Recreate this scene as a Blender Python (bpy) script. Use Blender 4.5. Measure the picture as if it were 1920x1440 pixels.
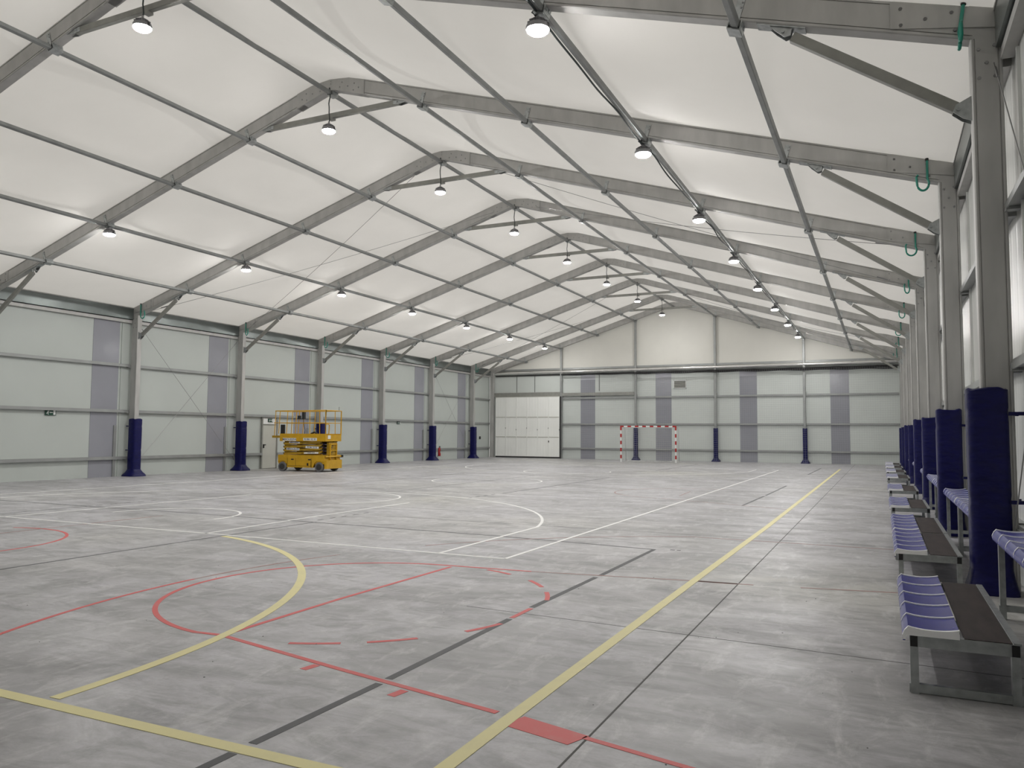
import bpy, math, random
from mathutils import Vector, Matrix
random.seed(4)
for o in list(bpy.data.objects): bpy.data.objects.remove(o)
C = bpy.context.scene.collection
SC = bpy.context.scene

# ------------------------------------------------------------------ camera, world, exposure
F_PX = 1470.4366; YAW = 0.4407757; PITCH = 0.0640544; ROLL = 0.0063271
CAM = Vector((11.27984, 0.0, 1.52887))
fwd = Vector((-math.sin(YAW)*math.cos(PITCH), math.cos(YAW)*math.cos(PITCH), math.sin(PITCH)))
rgt = Vector((math.cos(YAW), math.sin(YAW), 0)); upv = rgt.cross(fwd)
r2 = math.cos(ROLL)*rgt + math.sin(ROLL)*upv
u2 = -math.sin(ROLL)*rgt + math.cos(ROLL)*upv
cd = bpy.data.cameras.new('camera'); cam = bpy.data.objects.new('camera', cd); C.objects.link(cam)
cd.sensor_fit = 'HORIZONTAL'; cd.sensor_width = 36; cd.lens = F_PX/1920*36; cd.clip_start = 0.05; cd.clip_end = 300
M = Matrix((r2, u2, -fwd)).transposed().to_4x4(); M.translation = CAM; cam.matrix_world = M
SC.camera = cam
w = bpy.data.worlds.new('roof_fill_glow'); SC.world = w; w.use_nodes = True  # even outside glow, added to brighten the roof fabric from above
w.node_tree.nodes['Background'].inputs[0].default_value = (1.0, 0.98, 0.94, 1)
w.node_tree.nodes['Background'].inputs[1].default_value = 0.82
SC.view_settings.view_transform = 'Standard'; SC.view_settings.look = 'None'
SC.view_settings.gamma = 1; SC.view_settings.use_curve_mapping = False
SC.view_settings.exposure = 0.74
LAMP_STRENGTH = 240.0          # emission of the lamp lenses

# ------------------------------------------------------------------ materials
def mat(name, col, rough=0.5, metal=0.0, var=0.0, scale=3.0, bump=0.0, bscale=20.0, stretch=(1,1,1), spec=0.5, coat=0.0, col2=None):
    m = bpy.data.materials.new(name); m.use_nodes = True
    nt = m.node_tree; b = nt.nodes['Principled BSDF']
    b.inputs['Base Color'].default_value = (*col, 1)
    b.inputs['Roughness'].default_value = rough; b.inputs['Metallic'].default_value = metal
    b.inputs['Specular IOR Level'].default_value = spec
    if coat: b.inputs['Coat Weight'].default_value = coat; b.inputs['Coat Roughness'].default_value = 0.15
    tc = nt.nodes.new('ShaderNodeTexCoord'); mp = nt.nodes.new('ShaderNodeMapping')
    mp.inputs['Scale'].default_value = stretch
    nt.links.new(tc.outputs['Object'], mp.inputs['Vector'])
    n = nt.nodes.new('ShaderNodeTexNoise'); n.inputs['Scale'].default_value = scale; n.inputs['Detail'].default_value = 5
    nt.links.new(mp.outputs[0], n.inputs['Vector'])
    r = nt.nodes.new('ShaderNodeMix'); r.data_type = 'RGBA'
    c2 = col2 or tuple(max(0, c*(1-var)) for c in col)
    r.inputs[6].default_value = (*c2, 1); r.inputs[7].default_value = (*[min(1, c*(1+var*0.5)) for c in col], 1)
    rm = nt.nodes.new('ShaderNodeMapRange'); rm.inputs[1].default_value = 0.3; rm.inputs[2].default_value = 0.7
    nt.links.new(n.outputs[0], rm.inputs[0]); nt.links.new(rm.outputs[0], r.inputs[0])
    nt.links.new(r.outputs[2], b.inputs['Base Color'])
    if bump:
        n2 = nt.nodes.new('ShaderNodeTexNoise'); n2.inputs['Scale'].default_value = bscale; n2.inputs['Detail'].default_value = 3
        nt.links.new(mp.outputs[0], n2.inputs['Vector'])
        bp = nt.nodes.new('ShaderNodeBump'); bp.inputs['Strength'].default_value = bump; bp.inputs['Distance'].default_value = 0.02
        nt.links.new(n2.outputs[0], bp.inputs['Height']); nt.links.new(bp.outputs[0], b.inputs['Normal'])
    return m

def emit(name, col, s):
    m = bpy.data.materials.new(name); m.use_nodes = True
    b = m.node_tree.nodes['Principled BSDF']; b.inputs['Base Color'].default_value = (*col, 1)
    b.inputs['Emission Color'].default_value = (*col, 1); b.inputs['Emission Strength'].default_value = s
    return m

def floor_material():
    m = bpy.data.materials.new('troweled_concrete'); m.use_nodes = True
    nt = m.node_tree; b = nt.nodes['Principled BSDF']; L = nt.links.new
    tc = nt.nodes.new('ShaderNodeTexCoord')
    def noise(scale, detail, st=(1,1,1), rot=0.0, rough=0.6, dist=0.0):
        mp = nt.nodes.new('ShaderNodeMapping'); mp.inputs['Scale'].default_value = st; mp.inputs['Rotation'].default_value = (0,0,rot)
        L(tc.outputs['Object'], mp.inputs['Vector'])
        n = nt.nodes.new('ShaderNodeTexNoise'); n.inputs['Scale'].default_value = scale; n.inputs['Detail'].default_value = detail
        n.inputs['Roughness'].default_value = rough; n.inputs['Distortion'].default_value = dist
        L(mp.outputs[0], n.inputs['Vector']); return n.outputs[0]
    def rng(v, a, c, lo=0.0, hi=1.0):
        r = nt.nodes.new('ShaderNodeMapRange'); r.inputs[1].default_value = a; r.inputs[2].default_value = c
        r.inputs[3].default_value = lo; r.inputs[4].default_value = hi; L(v, r.inputs[0]); return r.outputs[0]
    def mix(f, a, c, mode='MIX'):
        x = nt.nodes.new('ShaderNodeMix'); x.data_type = 'RGBA'; x.blend_type = mode
        for i, v in ((0, f), (6, a), (7, c)):
            if isinstance(v, (int, float)): x.inputs[i].default_value = v
            elif isinstance(v, tuple): x.inputs[i].default_value = (*v, 1)
            else: L(v, x.inputs[i])
        return x.outputs[2]
    tone = mix(rng(noise(0.09, 3), 0.48, 0.66), (0.48, 0.472, 0.498), (0.475, 0.468, 0.425))
    tone = mix(rng(noise(0.45, 6, (1, 1.6, 1), 0.5, 0.62, 1.2), 0.43, 0.60, 0, 0.72), tone, (0.275, 0.27, 0.275))
    tone = mix(rng(noise(1.4, 8, (1.0, 2.6, 1), 0.45, 0.7, 0.8), 0.46, 0.66, 0, 0.72), tone, (0.19, 0.19, 0.19))
    tone = mix(rng(noise(2.2, 7, (2.4, 1, 1), -0.3, 0.7, 0.5), 0.51, 0.70, 0, 0.62), tone, (0.66, 0.655, 0.66))
    tone = mix(rng(noise(9, 8, (1, 1.7, 1), 0.3, 0.8), 0.45, 0.70, 0, 0.5), tone, (0.24, 0.24, 0.24))
    # faint pale trowel arcs
    v = nt.nodes.new('ShaderNodeTexVoronoi'); v.feature = 'DISTANCE_TO_EDGE'; v.inputs['Scale'].default_value = 0.35
    L(tc.outputs['Object'], v.inputs['Vector'])
    arc = rng(v.outputs[0], 0.0, 0.012, 0.07, 0.0)
    tone = mix(arc, tone, (0.6, 0.6, 0.58))
    L(tone, b.inputs['Base Color'])
    L(rng(noise(0.8, 5, (1,2,1), 0.4), 0.35, 0.65, 0.34, 0.52), b.inputs['Roughness'])
    b.inputs['Specular IOR Level'].default_value = 0.45
    bp = nt.nodes.new('ShaderNodeBump'); bp.inputs['Strength'].default_value = 0.12; bp.inputs['Distance'].default_value = 0.01
    L(noise(5, 6), bp.inputs['Height']); L(bp.outputs[0], b.inputs['Normal'])
    return m

def line_material(name, col, wear=0.35, dark=(0.33, 0.33, 0.32)):
    m = bpy.data.materials.new(name); m.use_nodes = True
    nt = m.node_tree; b = nt.nodes['Principled BSDF']; L = nt.links.new
    tc = nt.nodes.new('ShaderNodeTexCoord')
    n = nt.nodes.new('ShaderNodeTexNoise'); n.inputs['Scale'].default_value = 3.5; n.inputs['Detail'].default_value = 8; n.inputs['Roughness'].default_value = 0.7
    L(tc.outputs['Object'], n.inputs['Vector'])
    r = nt.nodes.new('ShaderNodeMapRange'); r.inputs[1].default_value = 0.48; r.inputs[2].default_value = 0.72; r.inputs[4].default_value = wear
    L(n.outputs[0], r.inputs[0])
    x = nt.nodes.new('ShaderNodeMix'); x.data_type = 'RGBA'
    x.inputs[6].default_value = (*col, 1); x.inputs[7].default_value = (*dark, 1); L(r.outputs[0], x.inputs[0]); L(x.outputs[2], b.inputs['Base Color'])
    b.inputs['Roughness'].default_value = 0.5
    return m

def ribbed(name, col, axis, period, rough=0.4, strength=0.3, spec=0.5):
    m = mat(name, col, rough, var=0.05, scale=0.6, spec=spec); nt = m.node_tree; b = nt.nodes['Principled BSDF']; L = nt.links.new
    tc = nt.nodes.new('ShaderNodeTexCoord'); sx = nt.nodes.new('ShaderNodeSeparateXYZ'); L(tc.outputs['Object'], sx.inputs[0])
    mu = nt.nodes.new('ShaderNodeMath'); mu.operation = 'MULTIPLY'; mu.inputs[1].default_value = 2*math.pi/period; L(sx.outputs[axis], mu.inputs[0])
    si = nt.nodes.new('ShaderNodeMath'); si.operation = 'SINE'; L(mu.outputs[0], si.inputs[0])
    pw = nt.nodes.new('ShaderNodeMapRange'); pw.inputs[1].default_value = 0.6; pw.inputs[2].default_value = 1.0; L(si.outputs[0], pw.inputs[0])
    bp = nt.nodes.new('ShaderNodeBump'); bp.inputs['Strength'].default_value = strength; bp.inputs['Distance'].default_value = 0.02
    L(pw.outputs[0], bp.inputs['Height']); L(bp.outputs[0], b.inputs['Normal'])
    return m

def translucent(m, f):
    nt = m.node_tree; b = nt.nodes['Principled BSDF']; out = nt.nodes['Material Output']
    t = nt.nodes.new('ShaderNodeBsdfTranslucent'); t.inputs[0].default_value = (0.9, 0.885, 0.85, 1)
    mx = nt.nodes.new('ShaderNodeMixShader'); mx.inputs[0].default_value = f
    nt.links.new(b.outputs[0], mx.inputs[1]); nt.links.new(t.outputs[0], mx.inputs[2]); nt.links.new(mx.outputs[0], out.inputs[0]); return m
MT = dict(
    floor=floor_material(),
    fabric=translucent(mat('white_roof_fabric', (0.86, 0.838, 0.80), 0.75, var=0.04, scale=0.7, bump=0.12, bscale=2.2, spec=0.2), 0.25),
    gable_fabric=mat('cream_gable_fabric', (0.72, 0.71, 0.66), 0.6, var=0.04, scale=0.8),
    alu=mat('brushed_aluminium', (0.46, 0.455, 0.44), 0.5, 0.25, var=0.12, scale=5, stretch=(1,1,0.3)),
    alu_dk=mat('dull_aluminium', (0.30, 0.30, 0.275), 0.5, 0.3, var=0.12, scale=6),
    purlin=mat('purlin_aluminium', (0.27, 0.28, 0.275), 0.5, 0.3, var=0.15, scale=4),
    slot_shade=mat('dark_slot_and_shade', (0.03, 0.03, 0.03), 0.7),  # dark joints, also the strips that stand in for shade
    steel=mat('galvanised_steel', (0.42, 0.44, 0.44), 0.38, 0.7, var=0.25, scale=14),
    bolt=mat('zinc_bolt', (0.30, 0.30, 0.30), 0.35, 0.8),
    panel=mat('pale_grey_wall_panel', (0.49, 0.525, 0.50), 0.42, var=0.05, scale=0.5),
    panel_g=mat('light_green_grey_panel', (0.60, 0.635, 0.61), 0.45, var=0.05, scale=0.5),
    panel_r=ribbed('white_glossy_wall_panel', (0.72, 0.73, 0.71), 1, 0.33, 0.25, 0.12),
    strip=mat('grey_pvc_window', (0.29, 0.295, 0.33), 0.16, var=0.05, scale=1.2, bump=0.05, bscale=3),
    strip_lt=mat('pale_pvc_window', (0.42, 0.42, 0.47), 0.3, var=0.05),
    girt=mat('girt_aluminium', (0.33, 0.34, 0.335), 0.45, 0.45, var=0.1, scale=3),
    foil=mat('creased_eave_flashing', (0.17, 0.19, 0.185), 0.3, 0.6, var=0.2, scale=1.5, bump=0.25, bscale=2.5),
    silver=mat('polished_tube', (0.72, 0.72, 0.70), 0.2, 0.8, var=0.05),
    black=mat('black_plastic', (0.012, 0.012, 0.013), 0.5),
    rubber=mat('cable_rubber', (0.03, 0.04, 0.04), 0.6),
    blue=mat('navy_vinyl_pad', (0.0015, 0.002, 0.07), 0.42, var=0.25, scale=6, spec=0.3, bump=0.6, bscale=7, stretch=(1,1,2.2)),
    seat=mat('blue_seat_plastic', (0.02, 0.024, 0.26), 0.26, var=0.12, scale=9, spec=0.3),
    white_pl=mat('white_seat_plastic', (0.95, 0.95, 0.96), 0.3),
    ply=mat('dark_phenolic_plywood', (0.035, 0.024, 0.023), 0.6, var=0.45, scale=5, stretch=(3,0.6,1), bump=0.05, spec=0.25),
    teal=mat('teal_hose', (0.02, 0.26, 0.19), 0.35),
    white=mat('white_paint', (0.78, 0.79, 0.78), 0.4, var=0.05),
    door=ribbed('white_door_leaf', (0.86, 0.87, 0.84), 0, 0.19, 0.4, 0.25),
    cream=mat('cream_door', (0.50, 0.50, 0.45), 0.4, var=0.05),
    red=mat('red_paint', (0.42, 0.02, 0.02), 0.35),
    yellow=mat('lift_yellow', (0.58, 0.33, 0.008), 0.42, var=0.12, scale=5),
    yellow_dk=mat('lift_scissor_yellow', (0.40, 0.24, 0.01), 0.5, var=0.2, scale=6),
    tyre=mat('grey_tyre', (0.13, 0.13, 0.13), 0.7, var=0.1),
    hub=mat('dark_wheel_hub', (0.035, 0.033, 0.03), 0.6),
    green=mat('dark_green_sign', (0.005, 0.05, 0.03), 0.4),
    net=mat('net_cord', (0.40, 0.42, 0.43), 0.7),
    net_w=mat('white_net_cord', (0.6, 0.6, 0.58), 0.7),
    l_yel=line_material('yellow_floor_tape', (0.78, 0.71, 0.34), 0.35, (0.58, 0.54, 0.32)),
    l_wht=line_material('white_floor_tape', (0.90, 0.90, 0.88), 0.15),
    l_red=line_material('red_floor_tape', (0.66, 0.07, 0.065), 0.35, (0.42, 0.25, 0.23)),
    l_redf=line_material('faded_red_floor_tape', (0.36, 0.20, 0.18), 0.9, (0.36, 0.35, 0.34)),
    l_blk=line_material('black_floor_tape', (0.016, 0.018, 0.022), 0.22, (0.09, 0.09, 0.09)),
    l_blkf=line_material('thin_black_floor_tape', (0.05, 0.053, 0.058), 0.45, (0.2, 0.2, 0.2)),
    seam=mat('saw_cut_joint', (0.10, 0.10, 0.095), 0.8),
    lens=emit('lit_lamp_lens', (1.0, 0.985, 0.965), LAMP_STRENGTH),
    cast=mat('cast_lamp_housing', (0.25, 0.25, 0.26), 0.5, 0.4),
    ink=mat('dark_lettering', (0.03, 0.03, 0.08), 0.6),
)

# ------------------------------------------------------------------ mesh builder
class MB:
    def __init__(s): s.v = []; s.f = []; s.m = []
    def add(s, vs, fs, mi=0):
        k = len(s.v); s.v += [tuple(v) for v in vs]; s.f += [tuple(i+k for i in f) for f in fs]; s.m += [mi]*len(fs); return s
    def box(s, x0, x1, y0, y1, z0, z1, mi=0):
        vs = [(x,y,z) for z in (z0,z1) for y in (y0,y1) for x in (x0,x1)]
        return s.add(vs, [(0,2,3,1),(4,5,7,6),(0,1,5,4),(2,6,7,3),(0,4,6,2),(1,3,7,5)], mi)
    def beam(s, a, b, w, h, up=(0,0,1), mi=0, bev=0.0):
        a = Vector(a); b = Vector(b); d = (b-a).normalized(); up = Vector(up)
        if abs(d.dot(up)) > 0.99: up = Vector((0,1,0))
        sx = d.cross(up).normalized(); sz = sx.cross(d).normalized()
        if bev:
            c = bev; prof = [(-w/2+c,-h/2),(w/2-c,-h/2),(w/2,-h/2+c),(w/2,h/2-c),(w/2-c,h/2),(-w/2+c,h/2),(-w/2,h/2-c),(-w/2,-h/2+c)]
        else: prof = [(-w/2,-h/2),(w/2,-h/2),(w/2,h/2),(-w/2,h/2)]
        n = len(prof)
        vs = [p + sx*q[0] + sz*q[1] for p in (a, b) for q in prof]
        fs = [(i, (i+1)%n, (i+1)%n+n, i+n) for i in range(n)] + [tuple(range(n))[::-1], tuple(range(n, 2*n))]
        return s.add(vs, fs, mi)
    def tube(s, pts, r, n=8, mi=0, cap=True):
        pts = [Vector(p) for p in pts]; vs = []
        up = Vector((0,0,1))
        for i, p in enumerate(pts):
            d = (pts[min(i+1,len(pts)-1)] - pts[max(i-1,0)]).normalized()
            u = up if abs(d.dot(up)) < 0.95 else Vector((0,1,0))
            sx = d.cross(u).normalized(); sz = sx.cross(d).normalized()
            for k in range(n):
                a = 2*math.pi*k/n; vs.append(p + sx*r*math.cos(a) + sz*r*math.sin(a))
        fs = [(i*n+k, i*n+(k+1)%n, (i+1)*n+(k+1)%n, (i+1)*n+k) for i in range(len(pts)-1) for k in range(n)]
        if cap: fs += [tuple(range(n))[::-1], tuple(range((len(pts)-1)*n, len(pts)*n))]
        return s.add(vs, fs, mi)
    def lathe(s, prof, n=20, c=(0,0,0), mi=0, axis='z'):
        vs = []
        for r, z in prof:
            for k in range(n):
                a = 2*math.pi*k/n; x, y = r*math.cos(a), r*math.sin(a)
                p = (x, y, z) if axis == 'z' else ((x, z, y) if axis == 'y' else (z, x, y))
                vs.append((p[0]+c[0], p[1]+c[1], p[2]+c[2]))
        fs = [(i*n+k, i*n+(k+1)%n, (i+1)*n+(k+1)%n, (i+1)*n+k) for i in range(len(prof)-1) for k in range(n)]
        fs += [tuple(range(n))[::-1], tuple(range((len(prof)-1)*n, len(prof)*n))]
        return s.add(vs, fs, mi)
    def loft(s, rings, mi=0, cap=True):
        n = len(rings[0]); vs = [p for r in rings for p in r]
        fs = [(i*n+k, i*n+(k+1)%n, (i+1)*n+(k+1)%n, (i+1)*n+k) for i in range(len(rings)-1) for k in range(n)]
        if cap: fs += [tuple(range(n))[::-1], tuple(range((len(rings)-1)*n, len(rings)*n))]
        return s.add(vs, fs, mi)
    def mesh(s, name, mats, smooth=False):
        me = bpy.data.meshes.new(name); me.from_pydata(s.v, [], s.f)
        for m in (mats if isinstance(mats, (list, tuple)) else [mats]): me.materials.append(m)
        for p, mi in zip(me.polygons, s.m): p.material_index = mi; p.use_smooth = smooth
        me.validate(); me.update()
        import bmesh
        b = bmesh.new(); b.from_mesh(me); bmesh.ops.recalc_face_normals(b, faces=b.faces); b.to_mesh(me); b.free()
        if smooth:
            try: me.set_sharp_from_angle(angle=math.radians(40))
            except Exception: pass
        return me
    def build(s, name, mats, parent=None, smooth=False, loc=(0,0,0), rot=(0,0,0)):
        return link(name, s.mesh(name, mats, smooth), parent, loc, rot)
def link(name, me, parent=None, loc=(0,0,0), rot=(0,0,0)):
    o = bpy.data.objects.new(name, me); C.objects.link(o); o.parent = parent
    o.location = loc; o.rotation_euler = rot; return o
def tag(o, label, cat, group=None, kind=None):
    o['label'] = label; o['category'] = cat
    if group: o['group'] = group
    if kind: o['kind'] = kind
    return o
def thing(name, label, cat, loc=(0,0,0), rz=0, group=None):
    o = bpy.data.objects.new(name, None); C.objects.link(o); o.empty_display_size = 0.2
    o.location = loc; o.rotation_euler = (0,0,rz); return tag(o, label, cat, group)
def struct(o): o['kind'] = 'structure'; return o
def dup(root, loc, rz, label, group=None):
    r = root.copy(); C.objects.link(r); r.location = loc; r.rotation_euler = (0,0,rz); r['label'] = label
    if group: r['group'] = group
    def rec(src, dst):
        for ch in [c for c in bpy.data.objects if c.parent == src]:
            c = ch.copy(); C.objects.link(c); c.parent = dst; rec(ch, c)
    rec(root, r); return r
ORD = ['nearest', 'second nearest', 'third nearest', 'fourth nearest', 'fifth nearest', 'sixth nearest', 'seventh nearest', 'eighth nearest']

# ------------------------------------------------------------------ hall dimensions
FY = {n: (n+2.82694)*5 for n in range(-3, 7)}        # y of each portal frame
YG = 47.03; YB = -3.8; XW = 12.56; SL = 0.3123
S = [0, 2.446, 4.92, 7.383, 9.845]
zb = lambda x: 9.40 - SL*abs(x)                       # underside of the rafters
RH = 0.36
ztop = lambda x: zb(x) + RH

# floor
fl = MB().box(-XW-0.4, XW+0.4, YB-0.3, YG+0.4, -0.3, 0).build('floor', MT['floor']); struct(fl)

def strip(mb, pts, w, z, closed=False, t=0.0012):
    n = len(pts); L_ = []; R_ = []
    for i in range(n):
        if closed: a = pts[(i-1) % n]; b = pts[(i+1) % n]
        else: a = pts[max(i-1,0)]; b = pts[min(i+1,n-1)]
        dx, dy = b[0]-a[0], b[1]-a[1]; l = math.hypot(dx, dy); nx, ny = -dy/l*w/2, dx/l*w/2
        L_.append((pts[i][0]+nx, pts[i][1]+ny)); R_.append((pts[i][0]-nx, pts[i][1]-ny))
    vs = [(x,y,zz) for zz in (z, 0.0) for x,y in L_+R_]
    m = n if closed else n-1; fs = []
    for i in range(m):
        j = (i+1) % n
        fs += [(i, j, n+j, n+i), (i, 2*n+i, 2*n+j, j), (n+i, n+j, 3*n+j, 3*n+i)]
    if not closed: fs += [(0, n, 3*n, 2*n), (n-1, 3*n-1, 4*n-1, 2*n-1)]
    mb.add(vs, fs)
def arc(cx, cy, r, a0, a1, n=40): return [(cx+r*math.cos(math.radians(a0+(a1-a0)*i/n)), cy+r*math.sin(math.radians(a0+(a1-a0)*i/n))) for i in range(n+1)]

# yellow futsal court
q = MB(); z = 0.0026
strip(q, [(9.43, 2.55), (9.43, 3.9), (9.45, 8.3), (9.49, 14), (9.47, 39.7)], 0.085, z)
strip(q, [(-10.2, 3.0), (9.43, 2.97)], 0.085, z)
strip(q, arc(1.0, 3.0, 5.95, 0.5, 76, 50), 0.085, z)
q.build('yellow_court_lines', MT['l_yel'], fl)
# white basketball court
q = MB(); z = 0.0022; w5 = 0.05
strip(q, [(-8.05, 8.97), (2.07, 8.90), (7.05, 8.80)], w5, z)
strip(q, [(7.05, 8.80), (7.06, 15.4), (7.05, 37.0)], w5, z)
strip(q, [(-8.05, 9.0), (-8.05, 37.0)], w5, z)
strip(q, [(-8.05, 37.0), (7.05, 37.0)], w5, z)
strip(q, [(6.1, 8.83), (6.08, 11.9)] + arc(-0.5, 10.4, 6.78, 14, 166, 60) + [(-7.1, 11.9), (-7.1, 8.95)], w5, z)
strip(q, [(1.97, 8.88), (1.80, 11.9), (1.75, 14.9)], w5, z)
strip(q, [(-2.97, 8.93), (-2.85, 14.9)], w5, z)
strip(q, arc(-0.72, 10.5, 1.3, -5, 185, 24), w5, z)
strip(q, arc(-0.75, 15.15, 1.75, -42, 150, 30), w5, z)
strip(q, arc(-0.5, 23.1, 1.8, 0, 360, 48)[:-1], w5, z, True)
strip(q, [(6.1, 37.0), (6.1, 34.5)] + arc(-0.5, 35.4, 6.6, -10, -170, 40) + [(-7.1, 34.5), (-7.1, 37)], w5, z)
strip(q, arc(-0.6, 30.6, 1.8, 150, 390, 30), w5, z)
q.build('white_court_lines', MT['l_wht'], fl)
# black volleyball courts
q = MB(); z = 0.0014
strip(q, [(8.43, 1.6), (8.44, 2.92)], 0.055, z)
strip(q, [(8.44, 3.05), (8.46, 4.10)], 0.055, z); strip(q, [(8.46, 4.2), (8.45, 5.98)], 0.055, z); strip(q, [(8.44, 6.46), (8.46, 8.12)], 0.055, z); strip(q, [(8.47, 8.22), (8.48, 10.44)], 0.055, z)
q.build('black_court_lines', MT['l_blk'], fl)
q = MB()
strip(q, [(8.49, 10.43), (6.06, 10.70), (2.5, 10.85), (-0.8, 10.97), (-9.5, 11.0)], 0.045, z)
strip(q, [(2.46, 2.0), (2.4, 7.0), (2.42, 10.9)], 0.04, z)
strip(q, [(-3.5, 5.0), (-3.5, 10.95)], 0.04, z)
for k in range(5): strip(q, [(2.26, 11.15+0.34*k), (2.25, 11.3+0.34*k)], 0.04, z); strip(q, [(-3.5, 11.15+0.34*k), (-3.5, 11.3+0.34*k)], 0.04, z)
strip(q, [(8.68, 10.51), (8.74, 10.51)], 0.05, z); strip(q, [(8.77, 10.51), (8.82, 10.51)], 0.05, z)
strip(q, [(8.47, 17.8), (8.53, 20.9)], 0.055, z); strip(q, [(8.54, 21.1), (8.58, 25.6)], 0.055, z); strip(q, [(8.57, 33.4), (8.6, 40.4)], 0.055, z)
strip(q, [(2.35, 18.4), (2.4, 27.0)], 0.05, z); strip(q, [(-3.5, 18), (-3.5, 27.0)], 0.045, z); strip(q, [(8.5, 27.4), (-9.5, 27.4)], 0.03, z); strip(q, [(2.4, 33.5), (2.4, 42)], 0.045, z)
strip(q, [(-0.5, 18), (-0.5, 27)], 0.03, z)
for k in range(4): strip(q, [(2.3, 16.6+0.42*k), (2.3, 16.8+0.42*k)], 0.045, z)
q.build('thin_black_court_lines', MT['l_blkf'], fl)
# red cross court
q = MB(); z = 0.0018; w4 = 0.045
A = arc(6.72, 6.27, 1.78, 95, 262, 50)
strip(q, [(9.33, 3.97), (8.07, 4.23), (6.72, 4.53)] + A[::-1] + [(7.7, 8.13)], w4, z)
strip(q, [(6.74, 4.62), (6.71, 6.0), (6.75, 7.98)], w4, z)
strip(q, [(9.88, 3.845), (10.5, 3.70), (10.9, 3.62)], 0.04, z)
q.add([(x,y,zz) for zz in (0.0018,0) for x,y in [(9.49,3.98),(9.90,3.87),(9.84,3.72),(9.43,3.82)]], [(0,1,2,3),(0,4,5,1),(1,5,6,2),(2,6,7,3),(3,7,4,0)])
for a in (-64, -46, -21, 4+19, 33+10, 66+2):
    strip(q, arc(6.72, 6.27, 1.80, a-6, a+6, 6), w4, z)
strip(q, [(8.45, 6.02), (8.45, 6.42)], w4, z)
for p in ((7.85, 4.12), (8.65, 3.94)): strip(q, [p, (p[0]+0.02, p[1]+0.12)], 0.06, 0.0012)
strip(q, arc(11.0, 6.2, 6.25, 203, 181, 24), w4*0.9, z)
strip(q, arc(-0.66, 6.4, 1.72, -75, 110, 30), w4, z)
q.build('red_court_lines', MT['l_red'], fl)
q = MB()
strip(q, [(7.7, 8.13), (8.45, 8.24), (9.4, 8.39), (10.05, 8.45)], 0.035, z); strip(q, [(10.5, 8.52), (11.42, 8.69)], 0.035, z)
strip(q, [(9.47, 8.40), (9.9, 8.43)], 0.06, z)
strip(q, arc(11.0, 6.2, 6.25, 181, 162, 20), 0.035, z)
strip(q, arc(11.0, 6.2, 6.25, 150, 112, 30) + [(11.5, 11.93)], 0.035, z)
strip(q, [(-0.7, 3.5), (-0.7, 10.4)], 0.04, z)
strip(q, arc(6.6, 20.8, 1.9, 100, 260, 30), 0.035, z); strip(q, [(6.4, 18.9), (9.6, 17.3)], 0.03, z); strip(q, [(6.3, 22.7), (7.4, 22.9)], 0.03, z); strip(q, [(6.6, 19.9), (6.5, 21.6)], 0.03, z)
q.build('faded_red_court_lines', MT['l_redf'], fl)
q = MB()
strip(q, [(9.90, -3), (9.90, 47)], 0.012, 0.0008); pass
for yy in (6.1, 12.3, 13.9, 18.3, 24.3, 30.4, 36.5, 42.5): strip(q, [(-12.3, yy+0.08), (12.3, yy-0.08)] if yy > 7 else [(7.9, 6.25), (12.3, 5.98)], 0.01, 0.0008)
q.build('expansion_joints', MT['seam'], fl)
q = MB()
for i in range(46):
    x, y = random.uniform(4, 11.2), random.uniform(3.2, 9); s_ = random.uniform(0.002, 0.007)
    q.lathe([(s_, 0), (s_*0.9, 0.002), (0.001, 0.0025)], 6, (x, y, 0))
q.build('debris', MT['seam'], fl)['kind'] = 'stuff'

# roof skin: sheets between frames, sagging in each bay
ys = [YB, FY[-3]] + [FY[n] for n in range(-2, 7)] + [YG]
ys = sorted(set(ys))
q = MB(); NX = 48; cols = []
def roofz(x, t, L):
    zt = ztop(x)
    if abs(x) < 0.9: zt = ztop(0.9) + (ztop(0)-ztop(0.9))*(1-(x/0.9)**2)*0.55
    sag = 0.29*min(1, L/5)*(1-(2*t-1)**2)
    # held a little higher at ridge and eaves
    e = min(1.0, (12.5-abs(x))/1.5); return zt + 0.01 - sag*e + 0.012*math.sin(x*2.1+t*9)*math.sin(math.pi*t)
rows = []
for a, b in zip(ys[:-1], ys[1:]):
    nt = 12
    for k in range(nt+1):
        if k == 0 and rows: continue
        t = k/nt; rows.append((a+(b-a)*t, [roofz(-12.62+25.24*i/NX, t, b-a) for i in range(NX+1)]))
vs = [(-12.62+25.24*i/NX, y, zz) for y, zs in rows for i, zz in enumerate(zs)]
n1 = NX+1
q.add(vs, [(r*n1+i, r*n1+i+1, (r+1)*n1+i+1, (r+1)*n1+i) for r in range(len(rows)-1) for i in range(NX)])
struct(q.build('ceiling', MT['fabric'], smooth=True))

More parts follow.
